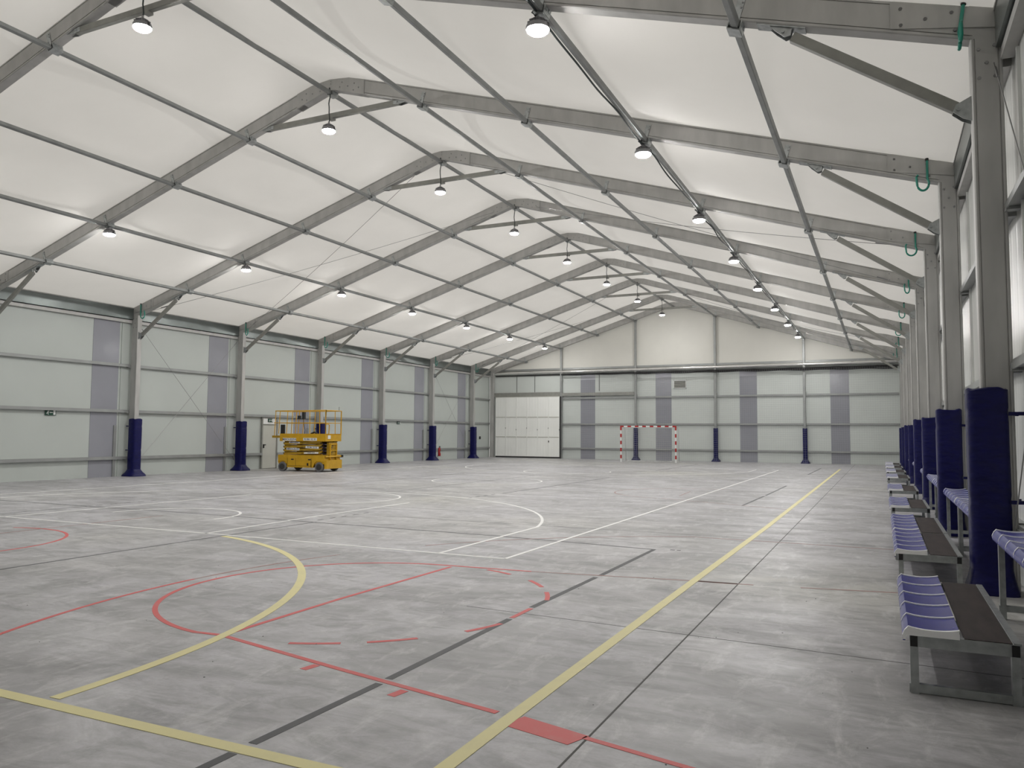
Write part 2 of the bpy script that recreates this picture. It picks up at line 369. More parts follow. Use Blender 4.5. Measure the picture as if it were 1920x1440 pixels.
# ------------------------------------------------------------------ side walls
def side_wall(sgn):
    name = 'wall_left' if sgn < 0 else 'wall_right'
    X = sgn*XW
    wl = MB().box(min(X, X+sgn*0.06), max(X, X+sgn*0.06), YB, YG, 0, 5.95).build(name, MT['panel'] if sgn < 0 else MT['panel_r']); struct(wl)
    fr = [YB] + [FY[n] for n in range(-3, 7)] + [YG]
    for a, b in zip(fr[:-1], fr[1:]):
        for zc, h in ((0.64, 0.085), (2.25, 0.085), (3.84, 0.085)):
            if sgn < 0 and 24 < a < 25 and zc < 2:   # interrupted by the door
                segs = [(a+0.1, 25.6), (26.52, b-0.1)]
            else: segs = [(a+0.1, b-0.1)]
            for s0, s1 in segs:
                g = MB(); xi = X - sgn*0.002; xo = X - sgn*0.11
                g.box(min(xi,xo), max(xi,xo), s0, s1, zc-h/2, zc+h/2)
                xf = X - sgn*0.125
                g.box(min(xf,xo), max(xf,xo), s0, s1, zc-h/2-0.015, zc+h/2-0.035)
                for e in (s0, s1-0.1): g.box(min(xf-0.004,X), max(xf+0.004,X-0.001), e, e+0.1, zc-h/2-0.03, zc-h/2-0.002)
                g.build('girt', MT['girt'], wl)
        g = MB(); x0, x1 = X-sgn*0.16, X-sgn*0.002
        g.box(min(x0,x1), max(x0,x1), a+0.1, b-0.1, 5.46, 5.84); g.build('eave_flashing', MT['foil'], wl)
        g = MB(); x0, x1 = X-sgn*0.12, X-sgn*0.002
        g.box(min(x0,x1), max(x0,x1), a+0.1, b-0.1, 5.33, 5.43); x2 = X-sgn*0.17
        g.box(min(x2,x1), max(x2,x1), a+0.1, b-0.1, 5.845, 5.875); g.build('eave_rail', MT['alu'], wl)
        if b-a > 4:
            g = MB(); x0 = X-sgn*0.03; g.box(min(x0,X), max(x0,X), b-0.42, b-0.38, 0, 5.3); g.build('panel_joint', MT['panel' if sgn < 0 else 'panel_r'], wl)
            if sgn < 0: g = MB(); g.box(X+0.001, X+0.05, b-0.62, b-0.52, 0, 1.75); g.build('kick_post', MT['girt'], wl)
    # crossed bracing wires
    bays = ((1, 2), (5, 6)) if sgn < 0 else ((-2, -1), (1, 2), (5, 6))
    for n0, n1_ in bays:
        for z0, z1 in ((5.3, 0.35), (0.35, 5.3)):
            p0 = Vector((sgn*12.38, FY[n0]+0.12, z0)); p1 = Vector((sgn*12.38, FY[n1_]-0.12, z1)); d = (p1-p0).normalized()
            g = MB().tube([p0, p1], 0.006, 6)
            for p, e in ((p0, d), (p1, -d)): g.tube([p+e*0.12, p+e*0.34], 0.014, 6)
            g.build('bracing_wire', MT['bolt'], wl)
    return wl
wl = side_wall(-1); wr = side_wall(1)

# grey clear strips on the left wall
k = 1
for n in range(0, 7):
    y1 = FY[n]-0.50; y0 = y1-1.0
    struct(MB().box(-XW+0.0005, -XW+0.012, y0, y1, 0.0, 5.33).build('window_%d' % k, MT['strip'])); k += 1
# small switch near the far corner
g = MB().box(-XW+0.001, -XW+0.06, 45.55, 45.67, 1.2, 1.38).build('switch_box', MT['black']); tag(g, 'small dark switch box on the left wall near the far corner', 'switch box')

# ------------------------------------------------------------------ gable walls
def gable(y, name, detail):
    s_ = 1 if y > 0 else -1
    g = MB()
    g.box(-XW, XW, min(y+s_*0.12, y+s_*0.18), max(y+s_*0.12, y+s_*0.18), 0, 5.55); gw = g.build(name, MT['panel_g']); struct(gw)
    pts = [(-12.6, 5.55), (12.6, 5.55), (12.6, ztop(12.6)+0.02), (0, ztop(0)-0.1), (-12.6, ztop(12.6)+0.02)]
    g = MB(); ya, yb_ = y+s_*0.12, y+s_*0.17
    g.loft([[(x, ya, z_) for x, z_ in pts], [(x, yb_, z_) for x, z_ in pts]]); g.build('upper_fabric', MT['gable_fabric'], gw)
    return gw
gf = gable(YG, 'wall_back', True); gable(YB, 'wall_front', False)
def gbx(x0, x1, z0, z1, name, m, d0=0.0, d1=0.115): return MB().box(x0, x1, YG+d0, YG+d1, z0, z1).build(name, MT[m], gf)
GX = (-7.383, -2.446, 2.40, 7.35)
# top tube, rails
MB().tube([(-12.2, YG-0.02, 5.55), (12.2, YG-0.02, 5.60)], 0.10, 16).build('top_tube', MT['silver'], gf, smooth=True)
gbx(-12.2, 12.2, 5.70, 5.82, 'top_rail', 'girt', 0.03)
gbx(-12.15, 12.15, 5.36, 5.43, 'tube_shade_strip', 'slot_shade', 0.03)  # dark strip painted in as the shade under the top tube
xs = (-12.2,) + GX + (12.2,)
for a, b in zip(xs[:-1], xs[1:]):
    if a < -8: continue
    for zc in (0.66, 2.2, 3.86): MB().box(a+0.06, b-0.06, YG, YG+0.118, zc-0.05, zc+0.05).build('girt', MT['girt'], gf)
gbx(-12.2, -7.45, 3.99, 4.28, 'door_header', 'alu_dk', -0.06); gbx(-7.32, -2.5, 4.0, 4.2, 'door_track', 'alu_dk', -0.06, 0.02)
g = MB()
for i in range(9): g.box(-7.1+i*0.55, -7.0+i*0.55, YG-0.075, YG-0.061, 4.05, 4.08)
g.build('track_bolts', MT['bolt'], gf)
gbx(-12.2, -7.45, 4.25, 4.28, 'header_lip', 'alu', -0.075, -0.061)
for x in (-10.6, -9.3, -6.0+1.15): gbx(x-0.015, x+0.015, 4.29, 5.35, 'panel_joint', 'slot_shade', 0.105)
for i, x in enumerate((-6.10, -1.22, 3.78, 8.70)):
    struct(MB().box(x, x+0.97, YG+0.108, YG+0.1195, 0.0, 5.02).build('window_%d' % k, MT['strip'])); k += 1
    gbx(x, x+0.97, 5.02, 5.36, 'pale_strip_top', 'strip_lt', 0.108, 0.1195)
for x in GX:
    zt = zb(x)-0.05
    g = MB().beam((x, YG-0.03, 0), (x, YG-0.03, zt), 0.13, 0.11, (0,1,0), 0, 0.012); g.box(x-0.09, x+0.09, YG-0.09, YG+0.05, zt, zt+0.16)
    for z_ in (3.9, 5.0): g.box(x+0.066, x+0.10, YG-0.07, YG, z_, z_+0.12)
    g.build('gable_post', MT['girt'], gf)
g = MB().box(0.03, 0.07, YG+0.112, YG+0.119, 5.85, 9.1); g.build('fabric_lacing', MT['gable_fabric'], gf)

# louvred vent
v = thing('air_vent', 'pale slatted air vent high on the far end wall', 'vent', (0.275, YG+0.12, 4.36))
g = MB()
for a in ((-0.39, -0.35, 0, 0.5), (0.35, 0.39, 0, 0.5), (-0.39, 0.39, 0, 0.035), (-0.39, 0.39, 0.465, 0.5)): g.box(a[0], a[1], -0.05, 0, a[2], a[3])
g.build('frame', MT['white'], v)
MB().box(-0.35, 0.35, -0.012, -0.001, 0.035, 0.465).build('backing', MT['slot_shade'], v)
for i in range(5):
    zc = 0.085+i*0.083
    MB().beam((-0.35, -0.03, zc), (0.35, -0.03, zc), 0.012, 0.05, (0, -0.55, 1)).build('slat', MT['cream'], v)

# sliding door in the far left corner
d = bpy.data.objects.new('door_1', None); C.objects.link(d); d.location = (-12.03, YG-0.14, 0); struct(d)
lw = 0.764
for i in range(6):
    x0 = i*lw+0.003; x1 = (i+1)*lw-0.003
    g = MB().box(x0, x1, 0, 0.06, 0.10, 3.97)
    for r in range(5):
        xr = x0+0.06+r*(x1-x0-0.12)/4
        if i < 4: g.box(xr-0.006, xr+0.006, -0.006, 0.001, 0.14, 3.9)
    g.box(x0, x0+0.03, -0.016, 0.001, 0.10, 3.97); g.box(x1-0.03, x1, -0.016, 0.001, 0.10, 3.97)
    lf = g.build('door_leaf', MT['door'], d)
    h = MB().box(x1-0.03, x1+0.0, -0.03, -0.008, 1.9-0.1*(i%2), 1.98-0.1*(i%2)); h.build('hinge', MT['bolt'], lf)
g = MB()
for z_ in (1.36, 2.65): g.box(0, 6*lw, -0.014, -0.001, z_-0.025, z_+0.025)
g.box(0, 6*lw, -0.02, 0.06, 3.972, 4.0); g.build('rail', MT['cream'], d)
MB().box(0.01, 6*lw+0.0, 0.0, 0.05, 0.012, 0.095).build('door_gap_shade', MT['slot_shade'], d)  # black strip standing in for the shaded gap beneath the leaves
MB().box(6*lw+0.01, 6*lw+0.10, -0.02, 0.10, 0.0, 3.98).build('jamb', MT['slot_shade'], d)
MB().box(5.02*lw-0.02, 5.02*lw+0.02, -0.05, 0.0, 1.02, 1.14).build('handle', MT['black'], d)

# personnel door in the left wall
d = bpy.data.objects.new('door_2', None); C.objects.link(d); d.location = (-XW+0.004, 26.06, 0); struct(d)
g = MB()
for a in ((-0.48, -0.42, 0, 2.195), (0.42, 0.48, 0, 2.195), (-0.42, 0.42, 1.87, 1.90), (-0.42, 0.42, 2.165, 2.195)): g.box(0, 0.09, a[0], a[1], a[2], a[3])
g.build('frame', MT['alu_dk'], d)
MB().box(0.01, 0.06, -0.415, 0.415, 0.02, 1.865).build('door_leaf', MT['cream'], d)
MB().box(0.01, 0.04, -0.415, 0.415, 1.905, 2.16).build('transom_panel', MT['white'], d)
MB().box(0.06, 0.10, -0.38, -0.34, 0.88, 1.04).box(0.08, 0.10, -0.38, -0.24, 1.0, 1.035).build('handle', MT['black'], d)

def exit_sign(y, zc, s, label):
    t = thing('exit_sign', label, 'sign', (-XW+0.012, y, zc))
    MB().box(-0.01, 0.03, -0.20*s, 0.20*s, -0.105*s, 0.105*s).build('backing', MT['green'], t)
    g = MB(); X0, X1 = 0.03, 0.034
    g.box(X0, X1, 0.095*s, 0.175*s, -0.085*s, 0.085*s)                               # doorway
    g.box(X0, X1, -0.03*s, 0.075*s, -0.012*s, 0.012*s)                                # arrow shaft
    g.add([(X1+0.0005, -0.045*s, 0), (X1+0.0005, -0.01*s, 0.03*s), (X1+0.0005, -0.01*s, -0.03*s)], [(0,1,2)])
    def limb(a, b, w_): g.beam((X0+0.002, a[0]*s, a[1]*s), (X0+0.002, b[0]*s, b[1]*s), 0.004, w_*s, (0,0,1) if abs(a[0]-b[0]) > abs(a[1]-b[1]) else (0,1,0))
    limb((-0.09, 0.045), (-0.115, -0.01), 0.035); limb((-0.115, -0.01), (-0.09, -0.08), 0.018); limb((-0.115, -0.01), (-0.165, -0.04), 0.018)
    limb((-0.09, 0.04), (-0.14, 0.03), 0.014); limb((-0.09, 0.04), (-0.06, 0.0), 0.014)
    g.lathe([(0.016*s, X0), (0.016*s, X1)], 10, (0, -0.078*s, 0.07*s), axis='x')
    g.build('pictogram', MT['white'], t); return t
exit_sign(16.24, 2.13, 0.88, 'dark green running man exit sign with arrow, left end of the left wall')
exit_sign(36.05, 2.12, 0.75, 'small dark green exit sign far along the left wall')
t_es = exit_sign(26.10, 2.06, 0.7, 'green exit sign above the cream door beside the scissor lift')
t_es.location.x += 0.036

# ------------------------------------------------------------------ portal frames
def prof_extrude(g, xa, xb, slope=True, sg=1):
    # rafter cut in vertical planes: cross section with slots along the faces
    W = 0.09; D = RH; c = 0.012
    P = [(-W+c, 0), (W-c, 0), (W, c), (W, 0.035), (W-0.012, 0.037), (W-0.012, 0.047), (W, 0.049), (W, D-0.049), (W-0.012, D-0.047), (W-0.012, D-0.037), (W, D-0.035), (W, D-c), (W-c, D),
         (-W+c, D), (-W, D-c), (-W, D-0.035), (-W+0.012, D-0.037), (-W+0.012, D-0.047), (-W, D-0.049), (-W, 0.049), (-W+0.012, 0.047), (-W+0.012, 0.037), (-W, 0.035), (-W, c)]
    g.loft([[(x*sg, y, zb(x)+v) for y, v in P] for x in (xa, xb)])
def make_rafter(sg):
    g = MB(); prof_extrude(g, 0.75, 12.20, sg=sg)
    return g.mesh('rafter', MT['alu'])
def make_joint(sg):      # eave corner block with bolts
    g = MB(); pts = [(12.18, zb(12.18)-0.0), (12.46, zb(12.18)-0.0), (12.46, ztop(12.46)), (12.18, ztop(12.18))]
    g.loft([[(sg*x, y, z_) for x, z_ in pts] for y in (-0.085, 0.085)])
    for y0 in (-0.102, 0.092):
        pp = [(11.45, zb(11.45)+0.04), (12.44, zb(12.0)+0.02), (12.44, ztop(12.44)-0.03), (11.45, ztop(11.45)-0.04)]
        g.loft([[(sg*x, y, z_) for x, z_ in pp] for y in (y0, y0+0.01)], 0)
        for bx, bz in ((11.55, 0.09), (11.55, 0.27), (11.78, 0.18), (12.05, 0.09), (12.02, 0.27)):
            g.lathe([(0.02, -0.106), (0.02, 0.106)], 6, (sg*bx, 0, zb(bx)+bz), 1, 'y')
    for bx, bz in ((12.25, -0.12), (12.39, -0.10), (12.32, -0.27), (12.25, -0.42), (12.39, -0.42)):
        g.lathe([(0.018, -0.100), (0.018, 0.100)], 6, (sg*bx, 0, zb(12.18)+bz), 1, 'y')
    return g.mesh('eave_joint', [MT['alu'], MT['bolt']])
def make_ridge():
    g = MB(); P = []; n = 12
    top = []; bot = []
    for i in range(-n, n+1):
        x = i/n*0.95
        zt = ztop(0.95)+ (ztop(0)-ztop(0.95))*(1-(x/0.95)**2)*0.55
        top.append((x, zt)); bot.append((x, min(zb(x), 9.36)+0.0))
    ring = bot + top[::-1]
    g.loft([[(x, y, z_) for x, z_ in ring] for y in (-0.105, 0.105)])
    for s_ in (-1, 1):
        for bx, bz in ((0.28, 0.1), (0.34, 0.22), (0.5, 0.15), (0.66, 0.08), (0.68, 0.24), (0.8, 0.16)):
            g.lathe([(0.016, -0.115), (0.016, 0.115)], 6, (s_*bx, 0, zb(bx)+bz-0.02), 1, 'y')
    return g.mesh('ridge_joint', [MT['alu'], MT['bolt']])
def make_column(sg):
    W = 0.09; c = 0.012; x0, x1 = 12.18, 12.46
    P = [(x0+c, -W), (x0+0.030, -W), (x0+0.032, -W+0.012), (x0+0.040, -W+0.012), (x0+0.042, -W), (x1-0.042, -W), (x1-0.040, -W+0.012), (x1-0.032, -W+0.012), (x1-0.030, -W), (x1-c, -W), (x1, -W+c), (x1, W-c), (x1-c, W), (x0+c, W), (x0, W-c), (x0, -W+c)]
    g = MB(); g.loft([[(sg*x, y, z_) for x, y in P] for z_ in (0.02, zb(12.18))])
    g.box(min(sg*12.05, sg*12.5), max(sg*12.05, sg*12.5), -0.14, 0.14, 0, 0.02)
    return g.mesh('column', MT['alu'])
def make_brace(sg):
    a = (sg*12.13, 0, 4.87); b = (sg*10.36, 0, 6.10); g = MB(); va, vb = Vector(a), Vector(b); dd = (vb-va).normalized()
    g.beam(va+dd*0.1, vb-dd*0.12, 0.09, 0.11, (0,0,1), 0, 0.008)
    m1 = g.mesh('knee_brace', MT['alu_dk'])
    g = MB(); g2 = MB()
    for yy in (-0.055, 0.045):
        g.loft([[(sg*12.18, y, 5.02), (sg*12.18, y, 4.76), (sg*12.10, y, 4.80), (sg*12.01, y, 4.88), (sg*12.04, y, 4.95)] for y in (yy, yy+0.01)])
        g2.loft([[(sg*10.20, y, zb(10.20)), (sg*10.46, y, zb(10.46)), (sg*10.44, y, 6.04), (sg*10.38, y, 6.03), (sg*10.28, y, 6.12)] for y in (yy, yy+0.01)])
    g.lathe([(0.02, -0.07), (0.02, 0.07)], 8, (sg*12.06, 0, 4.9), 0, 'y'); g2.lathe([(0.02, -0.07), (0.02, 0.07)], 8, (sg*10.36, 0, 6.10), 0, 'y')
    g2.beam((sg*10.08, 0, zb(10.08)-0.008), (sg*10.60, 0, zb(10.60)-0.008), 0.15, 0.014)
    return m1, g.mesh('brace_bracket', MT['steel']), g2.mesh('brace_bracket', MT['steel'])
def make_tie():
    g = MB().beam((-1.83, 0, 8.80), (1.83, 0, 8.80), 0.09, 0.115, (0,0,1), 0, 0.008)
    g.box(-0.06, 0.06, -0.055, 0.055, 8.70, 8.745)
    m1 = g.mesh('collar_tie', MT['alu_dk']); br = []
    for sg in (-1, 1):
        g = MB()
        for yy in (-0.055, 0.045):
            g.loft([[(sg*1.70, y, 8.76), (sg*1.70, y, 8.84), (sg*1.84, y, zb(1.84)), (sg*2.04, y, zb(2.04)), (sg*1.86, y, 8.74)] for y in (yy, yy+0.01)])
        g.lathe([(0.02, -0.07), (0.02, 0.07)], 8, (sg*1.80, 0, 8.80), 0, 'y'); br.append(g.mesh('tie_bracket', MT['steel']))
    return m1, br
def make_clamp():
    g = MB(); w_ = 0.075
    for s_ in (-1, 1):
        g.box(s_*w_-0.006, s_*w_+0.006, -0.10, 0.10, -0.09, 0.02)
        g.box(-0.045, 0.045, s_*0.094-0.005+0.003*s_, s_*0.094+0.005+0.003*s_, -0.02, 0.24)
        for bz in (0.06, 0.15, 0.21): g.lathe([(0.012, s_*0.10-0.012), (0.012, s_*0.10+0.012)], 6, (0.025*(1 if bz > 0.1 else -1), 0, bz), 1, 'y')
    g.box(-w_, w_, -0.10, 0.10, -0.105, -0.09)
    g.box(-0.09, 0.09, -0.07, -0.02, -0.04, 0.0); g.box(-0.09, 0.09, 0.02, 0.07, -0.04, 0.0)
    return g.mesh('purlin_clamp', [MT['steel'], MT['bolt']])
RM = {1: make_rafter(1), -1: make_rafter(-1)}; JM = {1: make_joint(1), -1: make_joint(-1)}; CM = {1: make_column(1), -1: make_column(-1)}
BM = {1: make_brace(1), -1: make_brace(-1)}; RJ = make_ridge(); TM = make_tie(); KM = make_clamp()
def portal(y, label, far=False):
    t = thing('portal_frame', label, 'frame', (0, y, 0), 0, 'gabled aluminium frames along the hall')
    for sg in (-1, 1):
        link('column', CM[sg], t); link('rafter', RM[sg], t); link('eave_joint', JM[sg], t)
        if not far: link('knee_brace', BM[sg][0], t); link('brace_bracket', BM[sg][1], t); link('brace_bracket', BM[sg][2], t)
        for i in range(1, 5):
            link('purlin_clamp', KM, t, (sg*S[i], 0, zb(S[i])), (0, sg*math.atan(SL), 0))
    link('ridge_joint', RJ, t); link('purlin_clamp', KM, t, (0, 0, 9.36))
    if not far: link('collar_tie', TM[0], t); [link('tie_bracket', b_, t) for b_ in TM[1]]
    return t
for n in range(-3, 7):
    if n < -1: lab = 'grey aluminium gabled portal frame standing behind the camera position'
    else: lab = 'grey aluminium gabled portal frame, %s of those in view, with knee braces' % ORD[n+1]
    portal(FY[n], lab)
portal(YG-0.0-0.12+0.02, 'grey aluminium end frame against the far wall, without knee braces or tie', True)

# purlins
PN = {0: 'the ridge', 1: 'first below the ridge', 2: 'second below the ridge', 3: 'third below the ridge, carrying lamps', 4: 'lowest, above the eave'}
for i in range(5):
    for sg in ((1,) if i == 0 else (-1, 1)):
        x = sg*S[i]; zc = (zb(x) if i else 9.36)-0.043
        g = MB().beam((0, YB+0.1, 0), (0, YG+0.05, 0), 0.082, 0.082, (0,0,1), 0, 0.008)
        o = g.build('roof_purlin', MT['purlin'], None, False, (x, 0, zc), (0, (sg*math.atan(SL) if i else 0), 0))
        tag(o, 'grey square roof purlin, ' + (PN[0] + ' one along the peak' if i == 0 else ('left' if sg < 0 else 'right') + ' slope, ' + PN[i]), 'purlin', 'purlins running the length of the hall')
# roof bracing wires
for n0, n1_ in ((-3, -2), (1, 2), (5, 6)):
    for sg in (-1, 1):
        for flip in (0, 1):
            ya, yb_ = (FY[n0]+0.1, FY[n1_]-0.1) if flip else (FY[n1_]-0.1, FY[n0]+0.1)
            p0 = Vector((sg*0.8, ya, zb(0.8)+0.10)); p1 = Vector((sg*11.9, yb_, zb(11.9)+0.06)); dd = (p1-p0).normalized()
            pts = [p0.lerp(p1, k_/12) - Vector((0,0,0.10*(1-(2*k_/12-1)**2))) for k_ in range(13)]
            g = MB().tube(pts, 0.007, 5); g.tube([p1-dd*0.75, p1-dd*0.45], 0.018, 6)
            o = g.build('roof_bracing_wire', MT['bolt'])
            tag(o, 'thin bracing wire under the %s roof slope, %s braced bay, rising %s the camera' % ('left' if sg < 0 else 'right', {-3: 'rear', 1: 'nearer', 5: 'farther'}[n0], 'towards' if flip else 'away from'), 'wire', 'diagonal roof wires')
# cable along the right lamp purlin
pts = []; yy = 0.0
while yy < 44.2:
    ph = (yy-FY[-1])/5 % 1
    pts.append((7.383-0.055+0.012*math.sin(yy*3.1), yy, zb(7.383)-0.09+0.02*math.sin(yy*2.2)-0.025*(1-abs(2*ph-1)))); yy += 0.25
tag(MB().tube(pts, 0.016, 6).build('power_cable', MT['rubber'], smooth=True), 'dark power cable strapped along the right lamp purlin', 'cable')

# ------------------------------------------------------------------ lamps
def lamp_parts(t, ridge, rowside):
    g = MB().lathe([(0.03, 0.075), (0.055, 0.07), (0.075, 0.045), (0.08, 0.01), (0.10, 0.0), (0.145, -0.02), (0.155, -0.045), (0.155, -0.086)], 24)
    for a in range(12):
        an = a*math.pi/6; g.beam((0.05*math.cos(an), 0.05*math.sin(an), 0.05), (0.13*math.cos(an), 0.13*math.sin(an), 0.0), 0.006, 0.04)
    hs = g.build('housing', MT['cast'], t, True)
    MB().lathe([(0.148, -0.080), (0.143, -0.104), (0.120, -0.124), (0.070, -0.135), (0.02, -0.138)], 16).build('lens', MT['lens'], t, True)
    for s_ in (-1, 1): MB().box(s_*0.150-0.006, s_*0.150+0.006, -0.02, 0.02, -0.085, -0.02).build('side_clip', MT['black'], hs)
    if ridge:
        pts = [(0.0+0.012*math.sin(i*0.9), 0.01*math.sin(i*1.7), 0.10+i*0.075) for i in range(12)]
        MB().tube(pts, 0.013, 6).build('cable', MT['rubber'], t, True)
        MB().tube([(0, 0, 0.07), (0, 0, 0.13)], 0.02, 8).build('hook', MT['bolt'], t)
    else:
        MB().box(-0.02, 0.02, -0.02, 0.02, 0.07, 0.098).build('hook', MT['bolt'], t)
        MB().tube([(-0.02, 0, 0.08), (-0.06, 0.01, 0.15), (-0.10, 0.03, 0.19), (-0.09, 0.03, 0.205), (-0.04, 0.01, 0.14), (0.0, 0, 0.09)], 0.009, 6).build('cable', MT['rubber'], t, True)
protos = {}
for row, x, z_ in (('left', -7.33, 6.89), ('ridge', 0.0, 8.50), ('right', 7.32, 6.89)):
    for n in range(-1, 7):
        first = 0 if row == 'left' else -1
        rn = {'left': 'left slope row', 'ridge': 'centre row under the ridge', 'right': 'right slope row'}[row]
        lab = 'lit round high bay lamp, %s in the %s' % (ORD[n-first], rn) if n >= first else 'lit round high bay lamp of the %s behind the camera view' % rn
        grp = 'high bay lamps, ' + rn
        if row not in protos:
            t = thing('high_bay_lamp', lab, 'lamp', (x, FY[n]-(0.11 if row == 'ridge' else 0.02), z_), 0, grp); lamp_parts(t, row == 'ridge', row); protos[row] = t
        else: dup(protos[row], (x, FY[n]-(0.11 if row == 'ridge' else 0.02), z_), 0.3*n, lab, grp)

# ------------------------------------------------------------------ teal hoses at the eaves
def hose_mesh(v):
    pts = [(0.0, 0, 0.52)]
    for i in range(5): pts.append((-0.01*i*0.4, 0, 0.5-i*0.07))
    for i in range(13):
        a = math.pi*i/12; pts.append((-0.055-v*0.06+(0.055+v*0.06)*math.cos(a), -0.02, 0.15-0.12*math.sin(a)))
    pts.append((-0.11-v*0.12, 0, 0.27)); pts.append((-0.085-v*0.12, 0, 0.30))
    return MB().tube(pts, 0.018, 8).mesh('hose', MT['teal'], True)
HM = [hose_mesh(v) for v in (0.1, 0.5, 0.8)]
for sg in (1, -1):
    for n in range(-1 if sg > 0 else 0, 7):
        o = link('hose', HM[(n+1) % 3], None, (sg*12.05, FY[n]-0.125, 5.45), (0.15 if n == -1 else 0, 0 if n == -1 else -0.05, (math.pi/2 if n == -1 else 0) if sg > 0 else math.pi))
        tag(o, 'short teal hose hooked over the %s eave, %s of them' % ('right' if sg > 0 else 'left', ORD[n+1 if sg > 0 else n]), 'hose', 'teal hoses at the eaves')
        cl = MB().tube([(-0.0, 0, 0.515), (0.0, 0, 0.55)], 0.026, 8).build('end_cap', MT['black'], o)

# ------------------------------------------------------------------ column pads
def pad_mesh(h, w_, d_, seed, squash=True):
    # rounded square wrap around a post, with gathers at the straps
    rnd = random.Random(seed); rings = []; n = 28; N = 40
    ph = [rnd.uniform(0, 6.28) for _ in range(4)]
    for i in range(N+1):
        z_ = 0.20 + (h-0.20)*i/N; ring = []
        pinch = 0.0
        for zs in (0.90, h-0.24): pinch += 0.009*math.exp(-((z_-zs)/0.03)**2)
        for k_ in range(n):
            a = 2*math.pi*k_/n; c, s_ = math.cos(a), math.sin(a)
            e = 0.42; rx = (abs(c)**e)*(1 if c > 0 else -1); ry = (abs(s_)**e)*(1 if s_ > 0 else -1)
            wob = 1+0.009*math.sin(3*a+ph[0]+z_*2)+0.006*math.sin(5*a+ph[1]-z_*5)
            f = wob - pinch/0.2*(1+0.4*math.sin(7*a+ph[2]))
            ring.append((d_/2*rx*f, w_/2*ry*f, z_ + (0.012*math.sin(4*a+ph[3]) if i == N else 0)))
        rings.append(ring)
    rings.append([(x*0.9, y*0.9, z_+0.012) for x, y, z_ in rings[-1]])
    rings.append([(x*0.72, y*0.72, z_-0.01) for x, y, z_ in rings[-1]])
    g = MB().loft(rings); return g.mesh('pad_sleeve', MT['blue'], True)
def skirt_mesh(w_, d_, fl_):
    rings = []; n = 28
    for z_, f in ((0.0, 1.0), (0.015, 1.0), (0.06, 0.85), (0.14, 0.35), (0.24, 0.0)):
        ring = []
        for k_ in range(n):
            a = 2*math.pi*k_/n; c, s_ = math.cos(a), math.sin(a); e = 0.45
            rx = (abs(c)**e)*(1 if c > 0 else -1); ry = (abs(s_)**e)*(1 if s_ > 0 else -1)
            ring.append(((d_/2+fl_*f)*rx, (w_/2+fl_*f)*ry, z_ + (0.01*math.sin(5*a) if 0.01 < z_ < 0.2 else 0)))
        rings.append(ring)
    return MB().loft(rings).mesh('base_skirt', MT['blue'], True)
PM = {}
def pad(x, y, rz, label, group, kind, h=1.98, flare=0.15):
    t = thing('column_pad', label, 'pad', (x, y, 0), rz, group)
    if (kind, h, flare) not in PM:
        w_, d_ = (0.34, 0.36) if kind == 'col' else (0.25, 0.25)
        PM[(kind, h, flare)] = (pad_mesh(h, w_, d_, int(h*100)), skirt_mesh(w_, d_, flare if kind == 'col' else 0.13))
    a, b = PM[(kind, h, flare)]
    link('pad_sleeve', a, t); link('base_skirt', b, t)
    for zs in (0.90, h-0.24):
        g = MB()
        if kind == 'col':
            g.box(0.17, 0.33, -0.14, -0.125, zs-0.018, zs+0.018)
            MB().box(0.17, 0.29, 0.125, 0.14, zs-0.018, zs+0.018).build('strap', MT['blue'], t)
        else: g.box(-0.02, 0.02, -0.17, -0.10, zs-0.015, zs+0.015)
        g.build('strap', MT['blue'], t)
hs_ = [2.00, 1.95, 1.93, 1.99, 1.90, 1.96, 1.94, 1.95]
for n in range(-1, 7):
    pad(12.228, FY[n], 0, 'navy blue vinyl pad around a right wall column, %s to the camera' % ORD[n+1], 'blue pads on the right wall columns', 'col', hs_[n+1], 0.05 if n < 1 else 0.10)
for n in range(1, 7):
    pad(-12.228, FY[n], math.pi, 'navy blue pad around a left wall column, %s to the camera%s' % (ORD[n-1], ', behind the lift' if n == 3 else ''), 'blue pads on the left wall columns', 'col', 1.97)
for x, nm in zip(GX[1:], ('left, behind the goal', 'middle', 'right')):
    pad(x, YG-0.03, 0, 'navy blue pad on a far end wall post, %s of three' % nm, 'blue pads on the far end wall posts', 'post', 1.95)

